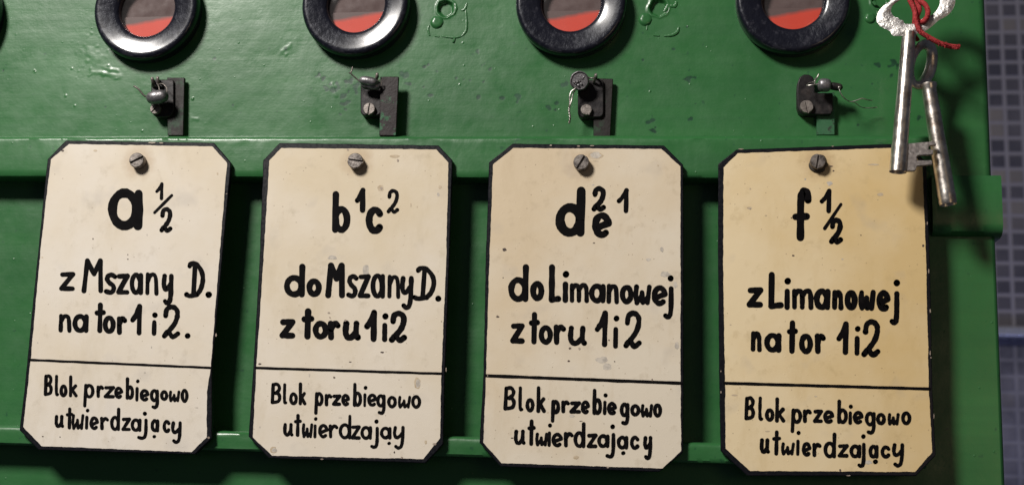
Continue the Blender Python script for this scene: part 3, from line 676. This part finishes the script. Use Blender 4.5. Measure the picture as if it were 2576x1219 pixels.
for dx, dy, q in ((-.5, .5, .10), (-.05, .55, .13), (.1, .45, .13), (.5, .35, .15), (.35, .2, .12), (-.5, -.2, .13), (-.2, -.15, .14), (-.1, -.5, .15), (.2, -.35, .13), (-.35, -.35, .10), (.05, -.1, .10)):
    cc = P(*h3(412 + dx * 152, 316 - dy * 152), c.y) + ax.normalized() * .0008
    lathe(bm, cc, ax, [(q * r * 1.1, 0), (q * r * .8, .0004), (0, .0006)], 10)
link('slug', bm, LEAD, s, smooth=50)
bm = bmesh.new(); yw = yS
def twist(p, r, gap, turns, phase=0):
    pts = catmull(p, 14); out = []
    for i, q in enumerate(pts):
        a = turns * 2 * math.pi * i / len(pts) + phase
        out.append(q + Vector((math.cos(a), math.sin(a), 0)) * gap)
    return out
path = [P(*h3(255, 720), yw), P(*h3(248, 800), yw), P(*h3(262, 900), yw), P(*h3(248, 1000), yw)]
for ph in (0, math.pi): tube(bm, twist(path, 0, 8 * k1, 3.5, ph), 10 * k1)
tube(bm, catmull([P(*h3(345, 445), yw), P(*h3(285, 490), yw), P(*h3(258, 560), yw), P(*h3(258, 650), yw), P(*h3(255, 725), yw)], 6), 13 * k1)
tube(bm, catmull([P(*h3(345, 470), yw + .001), P(*h3(310, 530), yw + .001), P(*h3(290, 620), yw), P(*h3(258, 725), yw)], 6), 11 * k1)
tube(bm, catmull([P(*h3(530, 255), yw), P(*h3(580, 275), yw), P(*h3(640, 275), yw), P(*h3(672, 255), yw + .001), P(*h3(690, 212), yw + .002)], 6), 13 * k1)
link('wire', bm, WIRE, s, smooth=60)
s = seal(P(*h4(590, 310), yS), 'small barrel lead seal on the last hasp with two long wire ends trailing right')
bm = bmesh.new(); pill(bm, P(*h4(480, 300), yS), P(*h4(712, 315), yS), 105 * k1, 1.0); link('slug', bm, LEAD, s, smooth=60)
bm = bmesh.new(); pill(bm, P(*h4(650, 310), yS + .001), P(*h4(890, 350), yS + .001), 68 * k1, .9); link('plug', bm, STEEL, s, smooth=60)
bm = bmesh.new()
tube(bm, catmull([P(*h4(495, 285), yS), P(*h4(420, 300), yS - .002), P(*h4(318, 312), yS - .001), P(*h4(350, 275), yS + .001), P(*h4(430, 250), yS + .002), P(*h4(450, 200), yS + .003)], 6), 11 * k1)
tube(bm, catmull([P(*h4(435, 300), yS), P(*h4(440, 240), yS - .001), P(*h4(470, 200), yS), P(*h4(505, 130), yS)], 6), 12 * k1)
tube(bm, catmull([P(*h4(828, 345), yS - .003), P(*h4(850, 430), yS - .003), P(*h4(920, 520), yS - .002), P(*h4(1010, 570), yS), P(*h4(1110, 550), yS), P(*h4(1200, 520), yS), P(*h4(1290, 545), yS + .001), P(*h4(1358, 550), yS + .002)], 7), 8.5 * k1)
tube(bm, catmull([P(*h4(1010, 570), yS), P(*h4(1090, 590), yS + .002), P(*h4(1150, 640), yS + .004), P(*h4(1220, 668), yS + .006), P(*h4(1340, 672), yS + .007), P(*h4(1435, 660), yS + .007)], 7), 7.5 * k1)
pill(bm, P(*h4(805, 345), yS - .003), P(*h4(865, 350), yS - .003), 26 * k1)
link('wire', bm, WIRE, s, smooth=60)

# ---------------------------------------------------------------- keys
kc = crop(3400, 0, 1.3544); kd = crop(3450, 500, 3.385); KX = D / F / 1.3544 / SRC * .96
yA, yB = -.030, -.0235
key = empty('pipe_key', P(*kc(183, 915), yA), 'shiny flat-bow pipe key with a notched bit, hanging in front', 'key', 'old keys tied together with red cord')
outer = [(150, -6), (112, 22), (84, 55), (72, 95), (86, 128), (118, 150), (146, 164), (156, 186), (190, 191), (268, 188), (292, 178), (330, 168), (368, 142), (398, 116), (442, 92), (470, 62), (484, 20), (480, -30), (455, -80), (400, -120), (320, -140), (240, -125), (180, -80)]
inner = [(205, -8), (172, 14), (152, 36), (150, 64), (168, 88), (186, 92), (196, 104), (212, 108), (222, 126), (262, 128), (285, 118), (318, 100), (350, 92), (384, 66), (402, 32), (402, -20), (375, -60), (320, -78), (260, -70), (220, -40)]
bm = bmesh.new()
def ring_plate(bm, op, ip, y0, y1, cr):
    o = catmull([Vector((x, y, 0)) for x, y in op], 4, True); i = catmull([Vector((x, y, 0)) for x, y in ip], 4, True)
    c = Vector((280, 20, 0))
    def ray(poly, n=160):
        out = []
        for k in range(n):
            a = 2 * math.pi * k / n; d = Vector((math.cos(a), math.sin(a), 0)); best = None
            for p, q in zip(poly, poly[1:] + poly[:1]):
                e = q - p; den = d.x * e.y - d.y * e.x
                if abs(den) < 1e-9: continue
                w = p - c; t = (w.x * e.y - w.y * e.x) / den; s_ = (w.x * d.y - w.y * d.x) / den
                if t > 0 and 0 <= s_ <= 1 and (best is None or t > best): best = t
            out.append(c + d * (best or 1))
        return out
    O, I = ray(o), ray(i); n = len(O); lay = []
    for off, y in ((0, y0), (0, y1)):
        lay.append(([P(*cr(p.x, p.y), y) for p in O], [P(*cr(p.x, p.y), y) for p in I]))
    mid = []                                                     # slightly domed front
    for f in (.12, .35, .65, .88):
        mid.append([P(*cr((O[k].lerp(I[k], f)).x, (O[k].lerp(I[k], f)).y), y0 - .0006 * math.sin(math.pi * f)) for k in range(n)])
    rings = [[bm.verts.new(p) for p in r] for r in [lay[1][0], lay[0][0]] + mid + [lay[0][1], lay[1][1]]]
    for a, b in zip(rings, rings[1:] + rings[:1]):
        for k in range(n): bm.faces.new((a[k], a[(k + 1) % n], b[(k + 1) % n], b[k]))
ring_plate(bm, outer, inner, yA - .0016, yA + .0010, kc)
for v in bm.verts: v.co.y -= .12 * (v.co.x - P(*kc(248, 100), yA).x)
link('bow', bm, BOW, key, smooth=45)
bm = bmesh.new()
top, bot = P(*kc(243, 176), yA), P(*kc(183, 917), yA); pts = [top.lerp(bot, k / 60) for k in range(61)]
rad = []
for k in range(61):
    t = k / 60; r = (36 + 6 * t + (2 if t < .02 else 0) + (2.2 if t > .80 else 0)) * KX; rad.append(r + .00010 * noise.noise(Vector((t * 40, 0, 2))))
tube(bm, pts, rad, 28)
d = (bot - top).normalized()
bm.faces.ensure_lookup_table(); end = [f for f in bm.faces if len(f.verts) == 28 and (f.calc_center_median() - bot).length < .002]
bmesh.ops.recalc_face_normals(bm, faces=bm.faces)
r = bmesh.ops.inset_region(bm, faces=end, thickness=.0012)
bmesh.ops.translate(bm, verts=list({v for f in end for v in f.verts}), vec=-d * .006)
link('shank', bm, SHANK, key, smooth=40)
bitp = [(380, 232), (420, 219), (755, 195), (783, 208), (800, 245), (702, 250), (695, 300), (757, 304), (757, 370), (560, 380), (540, 396), (545, 446), (735, 444), (748, 462), (743, 505), (545, 520), (534, 548), (527, 575), (500, 586), (380, 588)]
bm = bmesh.new(); prism(bm, [P(*kd(x, y), yA - .0012) for x, y in bitp], yA + .0012)
for v in bm.verts: v.co.y -= .04 * (v.co.x - P(*kd(300, 400), yA).x)
link('bit', bm, BIT, key, bevel=.0003)

key2 = empty('ring_key', P(*kc(450, 1085), yB), 'worn key with narrow oval ring bow, hanging behind the notched key', 'key', 'old keys tied together with red cord')
bm = bmesh.new(); pts = []
for k in range(40):
    a = 2 * math.pi * k / 40; x, y = 54 * math.cos(a), 112 * math.sin(a); th = math.radians(14)
    pts.append(P(*kc(308 + x * math.cos(th) - y * math.sin(th), 345 + x * math.sin(th) + y * math.cos(th)), yB + .010 * math.cos(a) * .5))
tube(bm, pts, .0019, 14, True, flat=1.5)
link('bow', bm, SHANK, key2, smooth=60)
bm = bmesh.new(); top, bot = P(*kc(345, 448), yB), P(*kc(452, 1090), yB); pts = [top.lerp(bot, k / 50) for k in range(51)]
tube(bm, pts, [(38 + (6 if k < 2 else 0) + 9 * k / 50 + (1.5 if k == 46 else 0)) * KX * (.93 if k == 50 else 1) for k in range(51)], 28)
bm.faces.ensure_lookup_table(); end = [f for f in bm.faces if len(f.verts) == 28 and (f.calc_center_median() - bot).length < .002]
bmesh.ops.recalc_face_normals(bm, faces=bm.faces); bmesh.ops.inset_region(bm, faces=end, thickness=.0013)
bmesh.ops.translate(bm, verts=list({v for f in end for v in f.verts}), vec=-(bot - top).normalized() * .006)
link('shank', bm, SHANK, key2, smooth=40)

# ---------------------------------------------------------------- red cord through the bows
root = empty('cord', P(*kc(280, 0), yA), 'red twisted cord knotted through the key bow with a frayed end', 'cord')
yc = yA - .0035
def strand(bm, path, r, turns):
    base = [P(*kc(x, y), yc + dz) for x, y, dz in path]
    for ph in (0, 2.094, 4.189):
        pts = catmull(base, 14); out = []
        for i, q in enumerate(pts):
            dd = (pts[min(i + 1, len(pts) - 1)] - pts[max(i - 1, 0)]).normalized(); s_, t_ = frame_of(dd)
            a = turns * 2 * math.pi * i / len(pts) + ph
            out.append(q + (s_ * math.cos(a) + t_ * math.sin(a)) * r * .55)
        tube(bm, out, r * .62, 8)
bm = bmesh.new(); rc = 12.5 * KX
strand(bm, [(236, -60, 0), (248, 2, -.001), (272, 55, -.001), (280, 110, -.0015), (300, 165, -.001), (345, 198, .0), (400, 228, .001), (455, 246, .0015), (502, 252, .002)], rc, 22)
strand(bm, [(262, -60, 0), (290, -4, -.001), (330, 28, -.002), (344, 70, -.002), (328, 108, -.001), (300, 118, .001), (285, 92, .001), (298, 52, .0), (285, 10, .0), (268, -40, .001)], rc, 20)
strand(bm, [(250, -50, .002), (258, 10, .001), (272, 60, .0005), (270, 120, .002), (268, 175, .006), (290, 215, .008)], rc * .8, 14)
for k in range(150):                                            # loose fibres standing off the cord
    p = [(236, -60), (248, 2), (272, 55), (280, 110), (300, 165), (345, 198), (400, 228), (455, 246), (502, 252)]; t = random.uniform(0, 7.99); q = int(t); t -= q
    o = (p[q][0] + (p[q + 1][0] - p[q][0]) * t, p[q][1] + (p[q + 1][1] - p[q][1]) * t); a = random.uniform(0, 6.28); l = random.uniform(12, 19)
    tube(bm, [P(*kc(*o), yc), P(*kc(o[0] + l * math.cos(a), o[1] + l * math.sin(a)), yc + random.uniform(-.0015, .001))], .00011, 4)
for k in range(26):
    a = random.uniform(-.7, .7); l = random.uniform(8, 20); o = (497 + random.uniform(-2, 6), 251 + random.uniform(-8, 8))
    tube(bm, [P(*kc(*o), yc + .002), P(*kc(o[0] + l * math.cos(a), o[1] + l * math.sin(a)), yc + .002 + random.uniform(-.0015, .0015))], .00022, 5)
link('strands', bm, CORD, root, smooth=60)

# ---------------------------------------------------------------- tiled wall far behind
yw = 1.25
tx = NT('mosaic_tiles')
pt = 42.0 * (yw - CAM[1]) / F
co = tx.mapped((1 / pt, 1, 1 / (pt * .95)), (.42, 0, .2))
sx = tx.n.new('ShaderNodeSeparateXYZ'); tx.t.links.new(co, sx.inputs[0])
fx = tx.math('ABSOLUTE', tx.math('SUBTRACT', tx.math('FRACT', tx.math('ADD', sx.outputs[0], 100.0)), .5)); fz = tx.math('ABSOLUTE', tx.math('SUBTRACT', tx.math('FRACT', tx.math('ADD', sx.outputs[2], 100.0)), .5))
g = tx.ramp(tx.math('MAXIMUM', fx, fz), [(.37, 0), (.41, 1)])
cell = tx.n.new('ShaderNodeCombineXYZ'); tx.t.links.new(tx.math('FLOOR', tx.math('ADD', sx.outputs[0], 100.0)), cell.inputs[0]); tx.t.links.new(tx.math('FLOOR', tx.math('ADD', sx.outputs[2], 100.0)), cell.inputs[2])
wn = tx.n.new('ShaderNodeTexWhiteNoise'); tx.t.links.new(cell.outputs[0], wn.inputs[0])
tile = tx.ramp(wn.outputs[0], [(.0, (.045, .045, .062)), (.45, (.062, .060, .078)), (.85, (.080, .076, .092)), (1.0, (.20, .18, .17))])
tile = tx.mix(tx.ramp(tx.noise(9, 3), [(.42, 0), (.7, .6)]), tile, (.14, .13, .15))
ob = tx.n.new('ShaderNodeSeparateXYZ'); tx.t.links.new(tx.co, ob.inputs[0])
low = tx.math('MULTIPLY', tx.math('LESS_THAN', ob.outputs[2], P(2540, 838, yw).z), tx.ramp(tx.noise(14, 4), [(.25, .45), (.6, .85)]))
blot = tx.ramp(tx.noise(22, 4), [(.35, (.07, .07, .09)), (.65, (.17, .165, .20))])
tx.set('Base Color', tx.mix(low, tx.mix(g, tile, (.19, .18, .215)), blot)); tx.set('Roughness', tx.math('MULTIPLY_ADD', g, .4, .25))
tx.bump(tx.math('SUBTRACT', 1.0, g), .6, .002)
bm = bmesh.new(); c = P(2540, 600, yw); box(bm, c.x - .9, c.x + 1.0, yw, yw + .1, c.z - .7, c.z + .7)
o = link('tiled_wall', bm, tx.m); o['kind'] = 'thing'; o['label'] = 'blurred wall of small grey blue mosaic tiles far behind the cabinet'; o['category'] = 'wall'
bm = bmesh.new(); a = P(2540, 838, yw - .012); box(bm, c.x - .9, c.x + 1.0, yw - .03, yw - .0005, a.z - .007, a.z + .007)
o = link('metal_trim', bm, simple('trim_steel', (.30, .31, .36), .3, .3, 100, .2, .001), bevel=.003); o['kind'] = 'thing'; o['label'] = 'pale metal trim strip running along the tiled wall'; o['category'] = 'trim'
